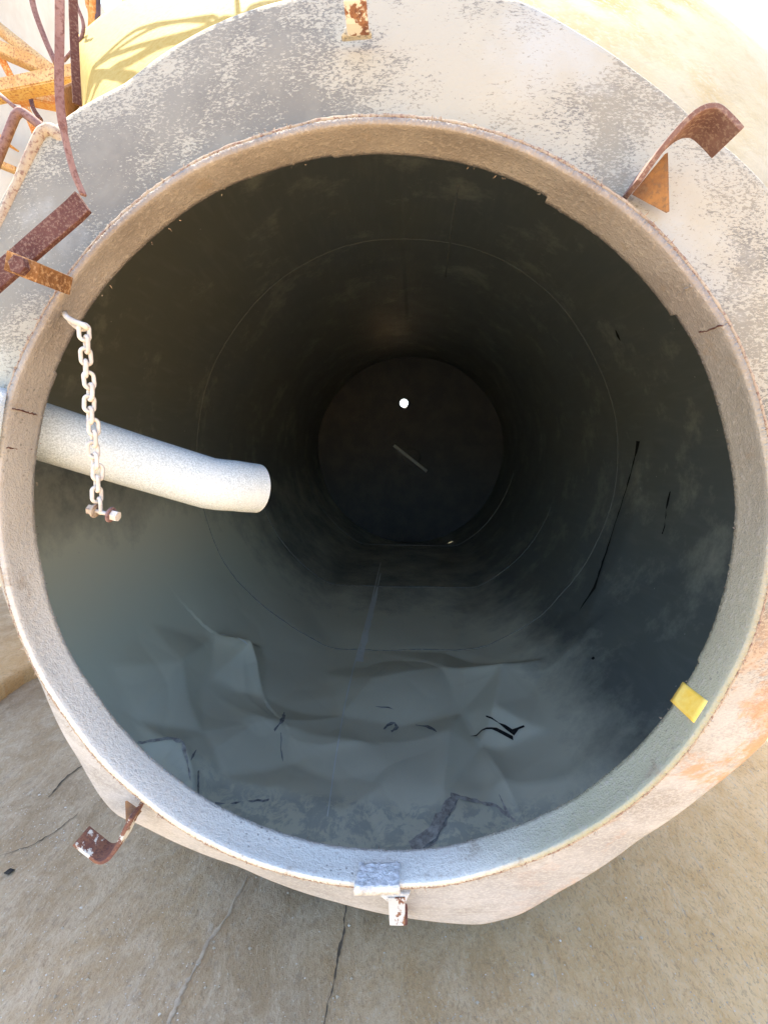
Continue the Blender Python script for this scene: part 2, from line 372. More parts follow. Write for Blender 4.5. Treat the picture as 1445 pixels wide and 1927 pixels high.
def head():
    rows = []; c, s_ = np.cos(TH), np.sin(TH)
    a0, b0 = NC[0] + (RN + .010) * c, NC[1] + (RN + .010) * s_
    r = kq_r(TH) * SK; a1, b1 = KC[0] * SK + r * c, KC[1] * SK + r * s_
    dent = wob1(TH, .0025, (2, 3, 5, 9, 14), 4)
    for t in np.linspace(0, 1, 26):
        sv = .762 + (.038) * t - .004 * math.sin(math.pi * t) + dent * math.sin(math.pi * t)
        rows.append(PT(a0 * (1 - t) + a1 * t, b0 * (1 - t) + b1 * t, sv))
    for t, k in ((.3, 1.004), (.7, 1.003), (1, .998)): # rolled edge
        rows.append(PT(KC[0] * SK + r * c * k, KC[1] * SK + r * s_ * k, .80 + .008 * t + 0 * c))
    v, f = grid(np.stack(rows, 1)); mesh('head_plate', v, f, 'head', drum, True)
head()
def body():
    rows = []; c, s_ = np.cos(TH), np.sin(TH)
    r = kq_r(TH) * SK * .997; a1, b1 = KC[0] * SK + r * c, KC[1] * SK + r * s_
    svals = [.806] + list(np.linspace(.83, 1.15, 14)) + list(np.linspace(1.22, 2.4, 14)) + list(np.linspace(2.8, 6.25, 10))
    for s in svals:
        t = min((s - .806) / (1.15 - .806), 1); e = t ** .93
        a = a1 * (1 - e) + (VPc[0] + (RB + .012) * c) * e; b = b1 * (1 - e) + (VPc[1] + (RB + .012) * s_) * e
        b = np.maximum(b, -H + .012 + .0 * b)
        if s > .81: a, b = limit(a, b, s, .985)
        rows.append(PT(a, b, s + 0 * c))
    rows.append(PT(VPc[0] + 1.0 * c, VPc[1] + 1.0 * s_, 6.30 + 0 * c))
    v, f = grid(np.stack(rows, 1)); mesh('barrel_shell', v, f, 'body', drum, True)
body()

# ---- lining
SP = [(.80, 0), (1.0, 0)]
def floor_b(s): return np.interp(s, [.8, 1.2, 2.0, 2.7, 3.3, 3.7, 4.6, 5.4, 6.2], [-1.235, -1.235, -1.232, -1.225, -1.185, -1.14, -1.15, -1.165, -1.36])
def liner_ab(t, s):
    s = np.asarray(s, float) + 0 * t
    r0 = np.interp(s, [.79, .805, .83, .88, .95, 1.05, 1.15, 1.3, 6.3], [.597, .615, .65, .72, .82, .97, 1.08, RB - .015, RB - .015])
    k = ss(s, .8, 1.15)
    r0 = r0 + .006 * np.sin(3 * t + s) + .004 * np.sin(7 * t - 2 * s) * ss(s, 1.2, 2)
    a = (NC[0] * (1 - k) + VPc[0] * k) + r0 * np.cos(t); b = (NC[1] * (1 - k) + VPc[1] * k) + r0 * np.sin(t)
    fb = floor_b(s); q = 70.0; x = np.clip((b - fb) * q, -40, 40)
    b2 = np.where(s > .9, fb + np.log1p(np.exp(x)) / q, b); b = np.where(b - fb > .5, b, b2)
    a2, b2 = limit(a, b, s, .955); m = s > .84
    return np.where(m, a2, a), np.where(m, b2, b)
def base_hit(px, py):                      # sight line against the undented lining -> (t, s)
    q = qof(px, py)
    def rho(s):
        s = np.asarray(s); a, b = q[0] * s, q[1] * s
        k = ss(s, .8, 1.15); ca, cb = NC[0] * (1 - k) + VPc[0] * k, NC[1] * (1 - k) + VPc[1] * k
        t = np.arctan2(b - cb, a - ca)
        # the parameter angle of the surface point in this direction (floor is pushed straight up)
        tt = t.copy()
        for _ in range(12):
            la, lb = liner_ab(tt, s); t2 = np.arctan2(lb - cb, la - ca); d = (t - t2 + math.pi) % (2 * math.pi) - math.pi; tt = tt + d
        la, lb = liner_ab(tt, s)
        return np.hypot(a - ca, b - cb) - np.hypot(la - ca, lb - cb), tt
    S = np.linspace(.9, 6.2, 700); d, tt = rho(S); i = int(np.argmax(d > 0)) if (d > 0).any() else len(S) - 1
    return tt[i], S[i]
def us(px, py): t, s = base_hit(px, py); return (t * RB, s)

# creases: pixel polyline, height towards the axis, falloff width, side asymmetry
CREASE = [
    ([(408, 1198), (440, 1225), (470, 1262), (495, 1320)], .060, .060, 2.6),
    ([(330, 1260), (300, 1300), (240, 1360)], .022, .12, 1.),
    ([(868, 1338), (850, 1400), (838, 1500), (846, 1570)], .045, .06, 1.5),
    ([(905, 1400), (950, 1470), (985, 1540)], .040, .05, .6),
    ([(470, 1380), (520, 1370), (640, 1350), (700, 1290)], .025, .09, 1.4),
    ([(540, 1405), (600, 1420), (690, 1412)], .022, .07, 1.6),
    ([(240, 1410), (310, 1425), (340, 1470), (362, 1510)], .040, .045, 1.6),
    ([(440, 1230), (470, 1330), (520, 1380)], .020, .08, .7),
    ([(1120, 1180), (1060, 1240), (950, 1290)], .020, .10, 1.5),
    ([(730, 1490), (650, 1540), (540, 1560)], .014, .08, 1.),
    ([(350, 1480), (400, 1420), (470, 1380)], .022, .09, 1.4),
    ([(1150, 1120), (1240, 1080), (1300, 1060)], -.018, .09, 1.),
]
CR = [(np.array([us(*p) for p in pl]), h, w_, asy) for pl, h, w_, asy in CREASE]
PITS = [((980, 1290), -.035, .16), ((790, 1400), -.03, .2), ((600, 1350), -.02, .2), ((420, 1330), -.035, .17), ((300, 1400), .02, .2),
        ((930, 1480), -.03, .14), ((1010, 1400), -.02, .2), ((640, 1480), .02, .22)]
PT_ = [(us(*p), h, w_) for p, h, w_ in PITS]
FACET = [(868, 1340, -.5), (1003, 1314, 3), (700, 1288, 4), (830, 1272, 6), (955, 1283, 11), (950, 1352, 8), (1060, 1290, 0), (830, 1235, 0), (960, 1245, 0), (640, 1310, 1), (560, 1392, 3), (640, 1350, 0),
         (690, 1412, 3), (480, 1372, 5), (400, 1290, 0), (330, 1262, 4.5), (245, 1375, 0), (300, 1440, 4), (380, 1400, 1), (445, 1240, 6), (500, 1320, 0),
         (405, 1195, 0), (840, 1390, 5), (838, 1500, 1.5), (905, 1400, 0), (955, 1480, 5), (1005, 1540, 0), (890, 1555, 3), (740, 1460, 3), (620, 1480, 0),
         (520, 1500, 3), (420, 1480, 0), (640, 1560, 2), (1060, 1380, 0), (1100, 1300, 1.5), (1020, 1240, 0), (1080, 1460, 2), (1150, 1350, 0), (760, 1360, 1),
         (600, 1260, 0), (500, 1215, 0), (290, 1180, 0), (200, 1260, 0), (170, 1400, 0), (1200, 1280, 0), (1230, 1150, 0), (1120, 1150, 2.5), (1040, 1120, 0),
         (700, 1225, 0), (850, 1215, 1), (380, 1120, 0), (960, 1180, 0), (1250, 1400, 0), (780, 1560, 0), (560, 1440, 0)]
from mathutils.geometry import delaunay_2d_cdt
_fu = np.array([us(x, y) for x, y, h in FACET]); _fu[:, 0] = ((_fu[:, 0] / RB + math.pi / 2 + math.pi) % (2 * math.pi) - math.pi - math.pi / 2) * RB
_fh = np.array([h for *_, h in FACET]) * .01
_b = [(-math.pi / 2 * RB + q, z) for q in (-1.9, -.95, 0, .95, 1.9) for z in (.9, 3.4)] + [(-math.pi / 2 * RB + q, z) for q in (-1.9, 1.9) for z in (1.7, 2.5)] + [(-math.pi / 2 * RB + q, 1.2) for q in (-.7, -.2, .3, .7)]
FP = np.vstack([_fu, np.array(_b)]); FH = np.concatenate([_fh, np.zeros(len(_b))])
_dv, _, FT, _ov, _, _ = delaunay_2d_cdt([Vector(p) for p in FP.tolist()], [], [], 0, 1e-5)
FH = np.array([FH[o[0]] if o else 0. for o in _ov]); FP = np.array([[v.x, v.y] for v in _dv])
def facets(U, s):
    o = np.zeros_like(U)
    for tri in FT:
        (x0, y0), (x1, y1), (x2, y2) = FP[tri[0]], FP[tri[1]], FP[tri[2]]; h0, h1, h2 = FH[tri[0]], FH[tri[1]], FH[tri[2]]
        if h0 == h1 == h2 == 0: continue
        D = (y1 - y2) * (x0 - x2) + (x2 - x1) * (y0 - y2)
        a = ((y1 - y2) * (U - x2) + (x2 - x1) * (s - y2)) / D; b = ((y2 - y0) * (U - x2) + (x0 - x2) * (s - y2)) / D; c = 1 - a - b
        o = np.where((a >= 0) & (b >= 0) & (c >= 0), a * h0 + b * h1 + c * h2, o)
    return o
def dents(t, s):
    U = ((t + math.pi / 2 + math.pi) % (2 * math.pi) - math.pi - math.pi / 2) * RB; o = np.zeros_like(U)
    def wr(u): return ((u / RB + math.pi / 2 + math.pi) % (2 * math.pi) - math.pi - math.pi / 2) * RB
    for pl, h, w_, asy in CR:
        best = np.full_like(U, 9.); sg = np.ones_like(U); along = np.zeros_like(U); n = len(pl) - 1
        for i in range(n):
            p0 = np.array([wr(pl[i][0]), pl[i][1]]); p1 = np.array([wr(pl[i + 1][0]), pl[i + 1][1]]); d = p1 - p0; L = d @ d + 1e-9
            tt = np.clip(((U - p0[0]) * d[0] + (s - p0[1]) * d[1]) / L, 0, 1)
            qx, qy = U - p0[0] - tt * d[0], s - p0[1] - tt * d[1]; D = np.hypot(qx, qy); c = d[0] * qy - d[1] * qx
            m = D < best; best = np.where(m, D, best); sg = np.where(m, np.sign(c), sg); along = np.where(m, (i + tt) / n, along)
        ww = np.where(sg > 0, w_ * asy ** .5, w_ / asy ** .5)
        D = np.sqrt(best ** 2 + .006 ** 2)
        o += h * np.exp(-D / ww) * (.35 + .65 * np.sin(math.pi * np.clip(along * .9 + .05, 0, 1)))
    for (u0, s0), h, w_ in PT_:
        D2 = (U - wr(u0)) ** 2 + (s - s0) ** 2; o += h * np.exp(-D2 / w_ ** 2)
    low = ss(-np.sin(t), .35, .75) * ss(s, 1.0, 1.25) * (1 - ss(s, 2.6, 3.4))
    rid = np.abs(fbm(U, s, 11, 3.2, 3)); o += low * (.030 * (rid - .55))
    o *= .8
    wx = .030 * fbm(U, s, 21, 4, 3); wy = .030 * fbm(U, s, 22, 4, 3)
    o += sum(w3 * facets(U + wx + du, s + wy + dv) for du, dv, w3 in ((0, 0, .2), (-.014, -.006, .2), (.014, .006, .2), (-.006, .014, .2), (.006, -.014, .2))) * 1.15
    rid2 = np.abs(fbm(U, s, 31, 8, 3)); o += low * .007 * (rid2 - .5)
    o += .005 * fbm(U, s, 12, 2.0, 3) * ss(s, 1.1, 1.4)
    return np.where(o > 0, o, -.012 * np.tanh(-o / .012))
def liner_pt(t, s, off=0.0):
    a, b = liner_ab(t, s); ca, cb = VPc
    d = dents(t, s) * ss(s, .95, 1.15) + off
    va, vb = ca - a, cb - b; L = np.hypot(va, vb); a = a + va / L * d; b = b + vb / L * d
    b = np.where(b + H > .4, b, -H + .028 + np.log1p(np.exp(np.clip((b + H - .028) * 60, -40, 40))) / 60)
    return PT(a, b, s)
def lining():
    sv = np.concatenate([np.linspace(.802, 1.15, 24), np.linspace(1.16, 2.75, 230), np.linspace(2.77, 3.75, 60), np.linspace(3.8, 6.2, 50)])
    th = np.linspace(-math.pi / 2 - 1.25, -math.pi / 2 + 1.25, 620); th2 = np.linspace(-math.pi / 2 + 1.25, 1.5 * math.pi - 1.25, 360)[1:-1]
    T = np.concatenate([th, th2]); t, s = np.meshgrid(T, sv, indexing='ij')
    P = liner_pt(t, s); v, f = grid(P); o = mesh('lining', v, f, 'liner', drum, True)
    at = o.data.attributes.new('dust_light', 'FLOAT', 'POINT')
    dd = ss(np.cos(t + R(112)), .25, .9) * (1 - .8 * ss(s, 2.0, 4.0)); at.data.foreach_set('value', dd.reshape(-1).astype('f'))  # dust plus light painted on floor and left wall, fading with depth
    at = o.data.attributes.new('edge', 'FLOAT', 'POINT')
    at.data.foreach_set('value', ((1 - ss(s, 1.42, 1.5)) * ss(-np.sin(t), .75, .95)).reshape(-1).astype('f'))
    return o
lin = lining()

def on_liner(px, py, off): t, s = base_hit(px, py); return liner_pt(np.array(t), np.array(s), off)
def dens(pl, step=9):
    out = []
    for (x0, y0), (x1, y1) in zip(pl, pl[1:]):
        n = max(1, int(math.hypot(x1 - x0, y1 - y0) / step))
        out += [(x0 + (x1 - x0) * k / n, y0 + (y1 - y0) * k / n) for k in range(n)]
    return out + [pl[-1]]
def scar(name, pl, wpx, mat, off=.006, jit=.5, step=9, parent=None, label=None):
    pts = dens(pl, step); L, Rr = [], []
    for i, (x, y) in enumerate(pts):
        x0, y0 = pts[max(i - 1, 0)]; x1, y1 = pts[min(i + 1, len(pts) - 1)]; d = math.hypot(x1 - x0, y1 - y0) or 1
        nx, ny = -(y1 - y0) / d, (x1 - x0) / d; u = i / (len(pts) - 1)
        wd = (.7 * np.interp(u, np.linspace(0, 1, len(wpx)), wpx)) * (1 + jit * rng.uniform(-1, 1)) / 2
        jx = rng.normal() * jit * .45; x += nx * jx; y += ny * jx
        L.append(on_liner(x + nx * wd, y + ny * wd, off)); Rr.append(on_liner(x - nx * wd, y - ny * wd, off))
    n = len(L); V = L + Rr; Fc = [(i, i + 1, n + i + 1, n + i) for i in range(n - 1)]
    o = mesh(name, V, Fc, mat, parent or lin)
    if label: o['label'] = label
    return o
lin_len = 0
# splits and scuffs in the lining
scar('split', [(1202, 830), (1199, 850), (1186, 900), (1160, 985), (1142, 1050), (1124, 1110), (1104, 1138), (1085, 1162)], [8, 4, 2, 2, 2.5, 3, 6, 6, 1], 'crack', jit=.35)
scar('split', [(1262, 925), (1256, 950), (1250, 990), (1246, 1005)], [2, 4, 1.5, 2], 'crack', jit=.9)
scar('split', [(1160, 620), (1164, 630), (1168, 640)], [2, 5, 2], 'crack')
scar('split', [(922, 1368), (945, 1378), (968, 1384), (990, 1374)], [2, 4, 9, 2], 'crack')
scar('split', [(884, 1390), (910, 1385), (940, 1386), (966, 1392)], [2, 3, 3, 6], 'crack')
scar('scuff', [(722, 1376), (730, 1366), (742, 1362), (748, 1370), (736, 1380)], [5, 9, 6, 7, 4], 'mark', step=5)
scar('scuff', [(782, 1368), (804, 1374), (818, 1386), (824, 1394)], [2, 5, 6, 3], 'mark', jit=.9)
scar('scuff', [(530, 1350), (526, 1366), (520, 1380), (508, 1392)], [4, 8, 7, 4], 'mark', jit=.8, step=5)
scar('scuff', [(705, 1338), (730, 1340), (752, 1346)], [2, 3, 2], 'mark', jit=.9)
scar('scuff', [(522, 1395), (524, 1420), (530, 1440)], [3, 2, 2], 'mark', jit=.9)
scar('scuff', [(400, 1520), (450, 1518), (500, 1522)], [3, 4, 2], 'mark', jit=.9)
scar('scuff', [(350, 1438), (342, 1452), (338, 1462)], [3, 6, 4], 'mark', jit=.9)
scar('scuff', [(358, 1475), (362, 1495), (366, 1512)], [3, 5, 3], 'mark', jit=.9)
scar('split', [(1116, 1243), (1120, 1239)], [6, 6], 'crack', jit=.1, step=2)
scar('flaked_patch', [(852, 1518), (880, 1522), (910, 1530), (940, 1532), (962, 1546)], [8, 12, 10, 9, 7], 'plaster', jit=.5)
scar('flaked_patch', [(945, 1512), (955, 1535), (970, 1552)], [3, 6, 7], 'plaster', jit=.6)
scar('flaked_patch', [(775, 1600), (810, 1580), (840, 1552), (862, 1522)], [34, 40, 34, 14], 'plaster', jit=.35, off=.004)
scar('scuff', [(786, 1604), (822, 1586), (850, 1556), (868, 1524)], [3, 4, 3, 2], 'mark', jit=.8)
scar('flaked_patch', [(245, 1412), (290, 1418), (316, 1432), (330, 1460), (345, 1490)], [3, 7, 8, 5, 3], 'plaster', jit=.4)
scar('flaked_patch', [(410, 1200), (430, 1214), (446, 1240)], [2, 3, 2], 'weldpale', jit=.5)
# weld seams round the barrel and along it
def seam_ring(s, t0, t1, r, n=260):
    T = np.linspace(t0, t1, n); P = [liner_pt(np.array(t), np.array(s + .006 * math.sin(5 * t) + .004 * math.sin(13 * t + 1) + .0012 * rng.normal()), .001) for t in T]
    v, f = tube(P, [r * (.55 + .45 * max(0, -math.sin(t))) * (1 + .35 * rng.uniform(-1, 1)) for t in T], 5, True); return mesh('weld_seam', v, f, 'weld', lin, True)
seam_ring(2.70, 0, 2 * math.pi * .9999, .0026, 420); seam_ring(3.70, R(-165), R(-18), .0045, 200); seam_ring(5.40, R(-170), R(-10), .006, 160)
pts = dens([(716, 1060), (690, 1170), (664, 1260), (648, 1330), (632, 1420), (612, 1560)], 12)
scar('weld_seam', [(716, 1060), (690, 1170), (664, 1260), (648, 1330), (632, 1420), (612, 1560)], [2.5, 4, 3.2, 3, 3, 2.5], 'weldpale', off=.0035, jit=.25)
pts = dens([(862, 345), (850, 420), (838, 520)], 12)
v, f = tube([on_liner(x, y, .001) for x, y in pts], .005, 5); mesh('weld_seam', v, f, 'weld', lin, True)
scar('seam_patch', [(716, 1080), (700, 1150), (690, 1190), (676, 1245)], [3, 9, 12, 20], 'weldpale', off=.003, jit=.35)
# ---- end plate with its daylight hole
def endplate():
    c0 = qof(772, 855) * 6.2; hp = qof(760, 758.5) * 6.2; hr = 7.6 / 900 * 6.2
    bm_n = 96; V = []; rr = 1.30
    # rings from the hole outward to the rim
    rows = []
    T = np.linspace(0, 2 * math.pi, bm_n, endpoint=False)
    for k in np.linspace(0, 1, 14):
        e = k ** 1.4; ca = hp[0] * (1 - e) + c0[0] * e; cb = hp[1] * (1 - e) + c0[1] * e; r = hr * (1 - e) + rr * e
        rows.append(PT(ca + r * np.cos(T), cb + r * np.sin(T), 6.2 + 0 * T - .03 * math.sin(math.pi * e)))
    rows.insert(0, PT(hp[0] + hr * np.cos(T), hp[1] + hr * np.sin(T), 6.22 + 0 * T))
    v, f = grid(np.stack(rows, 1)); o = mesh('end_plate', v, f, 'backplate', drum, True)
    a, b = W(741, 838, 6.12), W(803, 887, 6.10)
    v, f = tube([a, b], .020, 8); mesh('cross_bar', v, f, 'weldpale', o, True)
    P = [W(774 + 17 * math.cos(q), 861 + 17 * math.sin(q), 6.14) for q in np.linspace(0, 2 * math.pi, 25)]
    v, f = tube(P, .010, 6, False); mesh('socket_ring', v, f, 'backplate', o, True)
endplate()

# ---- mouth collar
def pang(x, y): q = qof(x, y); c = np.array([NC[0], NC[1]]); q = q * .8 - c; return math.atan2(q[1], q[0])
def collar():
    T = np.linspace(0, 2 * math.pi, 2400, endpoint=False); c, s_ = np.cos(T), np.sin(T)
    tw = (T + math.pi) % (2 * math.pi) - math.pi
    back = .800 + wob1(T, .0015, (3, 7, 13, 31), 2) + np.abs(rng.normal(size=T.size)) * .0010 * (rng.random(T.size) > .35)
    spikes = rng.random(T.size) > .985; back += spikes * rng.uniform(.001, .005, T.size)
    a1, a2, a3 = pang(1035, 362), pang(1270, 592), pang(626, 284)
    back += .017 * ((tw < a1) & (tw > a2)); back += -.006 * ((tw > a3) & (tw < a3 + 1.0)); back += .006 * ((tw > -.35) & (tw <= a2))
    front = .731 + wob1(T, .0012, (2, 5, 11, 23), 6); g = rng.normal(size=T.size) * .0006
    rin = RN + wob1(T, .0015, (4, 9, 17), 8); thick = .010
    def ring(r, s): return PT(NC[0] + r * c, NC[1] + r * s_, s)
    mids = [ring(rin + .0022 * math.sin(math.pi * k) * np.sin(T * 6) , front * (1 - k) + back * k) for k in np.linspace(0, 1, 9)]
    rows = [ring(rin + thick, back + .001)] + mids[::-1] + [ring(rin + .0015, front - .0015), ring(rin + thick * .9, front - .0015 + g), ring(rin + thick, front + .002), ring(rin + thick, .768 + 0 * T)]
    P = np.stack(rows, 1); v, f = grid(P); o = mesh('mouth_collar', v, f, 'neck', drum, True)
    # rolled bead round the front edge
    r2 = rin + thick + .003; P = [PT(NC[0] + r2[i] * c[i], NC[1] + r2[i] * s_[i], front[i] + .004) for i in range(0, 2400, 5)]; P.append(P[0])
    v, f = tube(P, [.0032 * (1 + .25 * rng.uniform(-1, 1)) for _ in P], 6, False); mesh('edge_bead', v, f, 'rail', o, True)
    return o
col = collar()
def collar_piece(name, pl, mat, lift=.004, th=.004, sub=6, rough=0.0):
    # quad given by 4 picture corners (two on the front edge, two on the back), laid on the collar's inner face
    ang = [pang(*p) for p in pl]
    (t0, s0), (t1, s1), (t2, s2), (t3, s3) = [(pang(x, y), s) for (x, y), s in pl_s(pl)]
    P = np.zeros((sub + 1, sub + 1, 3)); Q = np.zeros_like(P)
    for i in range(sub + 1):
        for j in range(sub + 1):
            u, v = i / sub, j / sub; t = (t0 * (1 - u) + t1 * u) * (1 - v) + (t3 * (1 - u) + t2 * u) * v; s = (s0 * (1 - u) + s1 * u) * (1 - v) + (s3 * (1 - u) + s2 * u) * v
            jj = rng.normal() * rough
            P[i, j] = PT(NC[0] + (RN - lift + jj) * math.cos(t), NC[1] + (RN - lift + jj) * math.sin(t), s)
            Q[i, j] = PT(NC[0] + (RN + th) * math.cos(t), NC[1] + (RN + th) * math.sin(t), s)
    v1, f1 = grid(P, False); v2, f2 = grid(Q, False); n = len(v1); k = sub + 1
    rim = [i * k for i in range(k)] + [sub * k + j for j in range(1, k)] + [i * k + sub for i in range(sub - 1, -1, -1)] + [j for j in range(sub - 1, 0, -1)]
    fc = [tuple(q) for q in f1] + [tuple(q + n) for q in f2] + [(rim[i], rim[(i + 1) % len(rim)], rim[(i + 1) % len(rim)] + n, rim[i] + n) for i in range(len(rim))]
    return mesh(name, list(v1) + list(v2), fc, mat, col, rough > 0)
def pl_s(pl):
    out = []
    for (x, y) in pl:                      # depth at which this sight line meets the collar's inner cylinder
        q = qof(x, y); best = min(np.linspace(.70, .86, 321), key=lambda s: abs(math.hypot(q[0] * s - NC[0], q[1] * s - NC[1]) - RN))
        out.append(((x, y), best))
    return out
def pang(x, y, s=None):
    q = qof(x, y)
    if s is None: s = min(np.linspace(.70, .86, 161), key=lambda s: abs(math.hypot(q[0] * s - NC[0], q[1] * s - NC[1]) - RN))
    return math.atan2(q[1] * s - NC[1], q[0] * s - NC[0])
collar_piece('welded_patch', [(666, 1674), (752, 1671), (753, 1627), (676, 1629)], 'cloth', .006, .012, 14, .0012)
collar_piece('painted_sun_patch', [(1306, 1361), (1333, 1320), (1286, 1284), (1263, 1320)], 'sun_patch', .003, .008, 8, .0002)  # second piece: a spot of sunlight painted as a solid gold patch
for a, b, c_, d in (((1346, 612), (1362, 608), (1318, 626), (1310, 624)), ((1305, 532), (1308, 537), (1270, 556), (1268, 552)),
                    ((8, 842), (8, 847), (78, 851), (78, 848)), ((14, 768), (14, 773), (70, 781), (70, 778)), ((1066, 310), (1074, 314), (1040, 366), (1034, 362))):
    pass
def collar_slit(x0, y0, x1, y1, wd=.0016):
    s0 = pl_s([(x0, y0)])[0][1]; s1 = pl_s([(x1, y1)])[0][1]; t0, t1 = pang(x0, y0), pang(x1, y1); n = 14; P = []
    for i in range(n):
        u = i / (n - 1); t = t0 * (1 - u) + t1 * u + rng.normal() * .0012; s = s0 * (1 - u) + s1 * u
        P.append(PT(NC[0] + (RN - .0005) * math.cos(t), NC[1] + (RN - .0005) * math.sin(t), s))
    v, f = tube(P, [wd * (.5 + rng.random()) for _ in P], 5); mesh('split', v, f, 'dark' if wd < .002 else 'neck', col)
for q in ((1360, 612, 1316, 626), (12, 843, 60, 846), (24, 768, 70, 781)): collar_slit(*q, .0011)
collar_slit(1302, 536, 1272, 556, .0028)
# frayed fibres of dust along both edges of the collar
def fibres():
    V, Fc = [], []
    for _ in range(260):
        t = rng.uniform(0, 2 * math.pi); fr = rng.random() < .85; s = .730 if fr else .803; r = RN + (.012 if fr else .0)
        p = PT(NC[0] + r * math.cos(t), NC[1] + r * math.sin(t), s); L = rng.uniform(.002, .005) * (2.2 if rng.random() < .05 else 1)
        d = PT(0 * t, 0 * t, 0.) * 0 + E1 * math.cos(t) * (1 if fr else -1) + E2 * math.sin(t) * (1 if fr else -1) + rng.normal(size=3) * .5; d /= np.linalg.norm(d)
        q = p + d * L * .5 + rng.normal(size=3) * .001; e = q + (d + rng.normal(size=3) * .5) * L * .5
        v, f = tube([p, q, e], [.0009, .0006, .0002], 3); k = len(V); V += v; Fc += [tuple(i + k for i in g) for g in f]
    o = mesh('dust_fibres', V, Fc, 'rail', col); o['kind'] = 'stuff'
fibres()

# ---- closing hooks welded round the mouth
def hook(px, s, wlen, gus, mat='hook', th=.007, gmat='gusset', label=None, back=0.0):
    P = smoothpath([W(x, y, s_) for (x, y), s_ in zip(px, s if hasattr(s, '__len__') else [s] * len(px))], 5)
    v, f = strip(P, -N * wlen, th); o = mesh('closing_hook', v, f, mat, drum, False, .0012)
    if label: o['label'] = label
    if gus:
        off = np.asarray(E1) * .004 + E2 * .002
        v, f = prism([W(*g) for g in gus], -N * .0001 + off); mesh('gusset', v, f, gmat, o)
    return o
hook([(1184, 362), (1212, 322), (1245, 280), (1275, 248), (1300, 231), (1324, 229), (1345, 245), (1368, 270)], [.738, .725, .712, .705, .70, .70, .70, .70], .058,
     [(1188, 366, .748), (1253, 401, .752), (1250, 290, .725)], label='rusty J-shaped hook on the upper right of the mouth')
hook([(258, 1524), (246, 1548), (232, 1578), (216, 1600), (198, 1606), (178, 1592), (153, 1572)], [.745, .74, .735, .73, .73, .73, .73], .040,
     [(236, 1508, .75), (264, 1528, .75), (238, 1560, .742)], 'hookpaint', label='rusty hook with white paint on its tip, lower left of the mouth')
v, f = prism([W(730, 1690, .745), W(762, 1690, .745), W(762, 1743, .735), (W(733, 1742, .735))], N * .004); hk = mesh('closing_hook', v, f, 'hookwhite', drum, False, .001)
v, f = prism([W(762, 1700, .746), W(764, 1706, .79), W(764, 1738, .78), W(762, 1741, .738)], E1 * .003); mesh('gusset', v, f, 'dark', hk)
v, f = prism([W(708, 1680, .748), W(772, 1682, .748), W(764, 1698, .747), W(728, 1698, .747)], N * .01); mesh('weld_pad', v, f, 'cloth', hk, False, .002)
hk['label'] = 'short white painted hook under the mouth'
v, f = strip([W(662, -60, .70), W(668, 0, .715), W(672, 40, .735), W(674, 62, .752)], [E1 * .030 * k for k in (1, 1, 1, 1)], .008); hk = mesh('closing_hook', v, f, 'hookwhite', drum, False, .001)
v, f = prism([W(648, 48, .750), W(694, 44, .750), W(700, 62, .751), W(640, 68, .751)], N * .012); mesh('weld_pad', v, f, 'head', hk, False, .003)
hk['label'] = 'rusty hook above the mouth at the top'

# ---------------------------------------------------------------- inlet pipe
pp = thing('inlet_pipe', W(200, 860, .92), 'speckled pale steel pipe entering the drum mouth from the left', 'pipe')
def pipe():
    P = [W(-150, 745, .80), W(80, 812, .90), W(250, 866, .965), W(392, 909, 1.016), W(412, 912, 1.026), W(440, 914, 1.048), W(462, 917, 1.068), W(483, 919, 1.0905)]
    ro = [.0565, .0565, .0565, .0565, .0567, .057, .057, .057]
    a = tube(P, ro, 48, False); b = tube(P, [q - .005 for q in ro], 48, False); rim = [a[0][-48:] + b[0][-48:], [(i, (i + 1) % 48, 48 + (i + 1) % 48, 48 + i) for i in range(48)]]
    v, f = join(a, b, rim); mesh('inner_section', v, f, 'pipe', pp, True)
    v, f = tube([W(-160, 765, .70), W(14, 801, .752)], .0585, 40, True); mesh('outer_section', v, f, 'pipe', pp, True)
pipe()

# ---------------------------------------------------------------- hanging chain
ch = thing('hanging_chain', W(135, 600, .745), 'short pale dusty chain hanging from the left of the drum mouth', 'chain')
def link(c, ax, side, L=.034, Wd=.0195, r=.0031):
    ax = ax / np.linalg.norm(ax); side = side - ax * (side @ ax); side /= np.linalg.norm(side); P = []
    h = L / 2 - Wd / 2 + 0; rr = Wd / 2 - r
    for q in np.linspace(0, 2 * math.pi, 28, endpoint=False):
        x = rr * math.cos(q); y = rr * math.sin(q) + (h if math.sin(q) > 0 else -h); P.append(c + side * x + ax * y)
    P = np.array(P + [P[0], P[1]]); V, Fc = tube(P, r, 8, False); return V, Fc
top = W(158, 614, .725); bot = W(188, 962, .725); n = 16; dv = (bot - top); L = np.linalg.norm(dv); ax = dv / L; sw = np.cross(ax, N)
for i in range(n):
    u = (i + .5) / n; c = top + dv * u + sw * .0025 * math.sin(i * 1.7)
    ang = R(42 + rng.uniform(-12, 12)) * (1 if i % 2 == 0 else -1) + R(0)
    side = sw / np.linalg.norm(sw) * math.cos(ang) + N * math.sin(ang)
    v, f = link(c, ax + rng.normal(size=3) * .04, side, L / n + .0125); mesh('link', v, f, 'chain', ch, True)
v, f = tube(smoothpath([W(122, 590, .752), W(128, 598, .735), W(142, 606, .722), W(158, 612, .722), W(163, 618, .728), W(150, 618, .735), W(132, 604, .75)], 5), .0042, 8); mesh('anchor_loop', v, f, 'chain', ch, True)
A, B = W(168, 958, .722), W(222, 972, .722); d = (B - A) / np.linalg.norm(B - A)
v, f = tube([A, B - d * .006], .0034, 10); bolt = mesh('bolt', v, f, 'chain', ch, True)
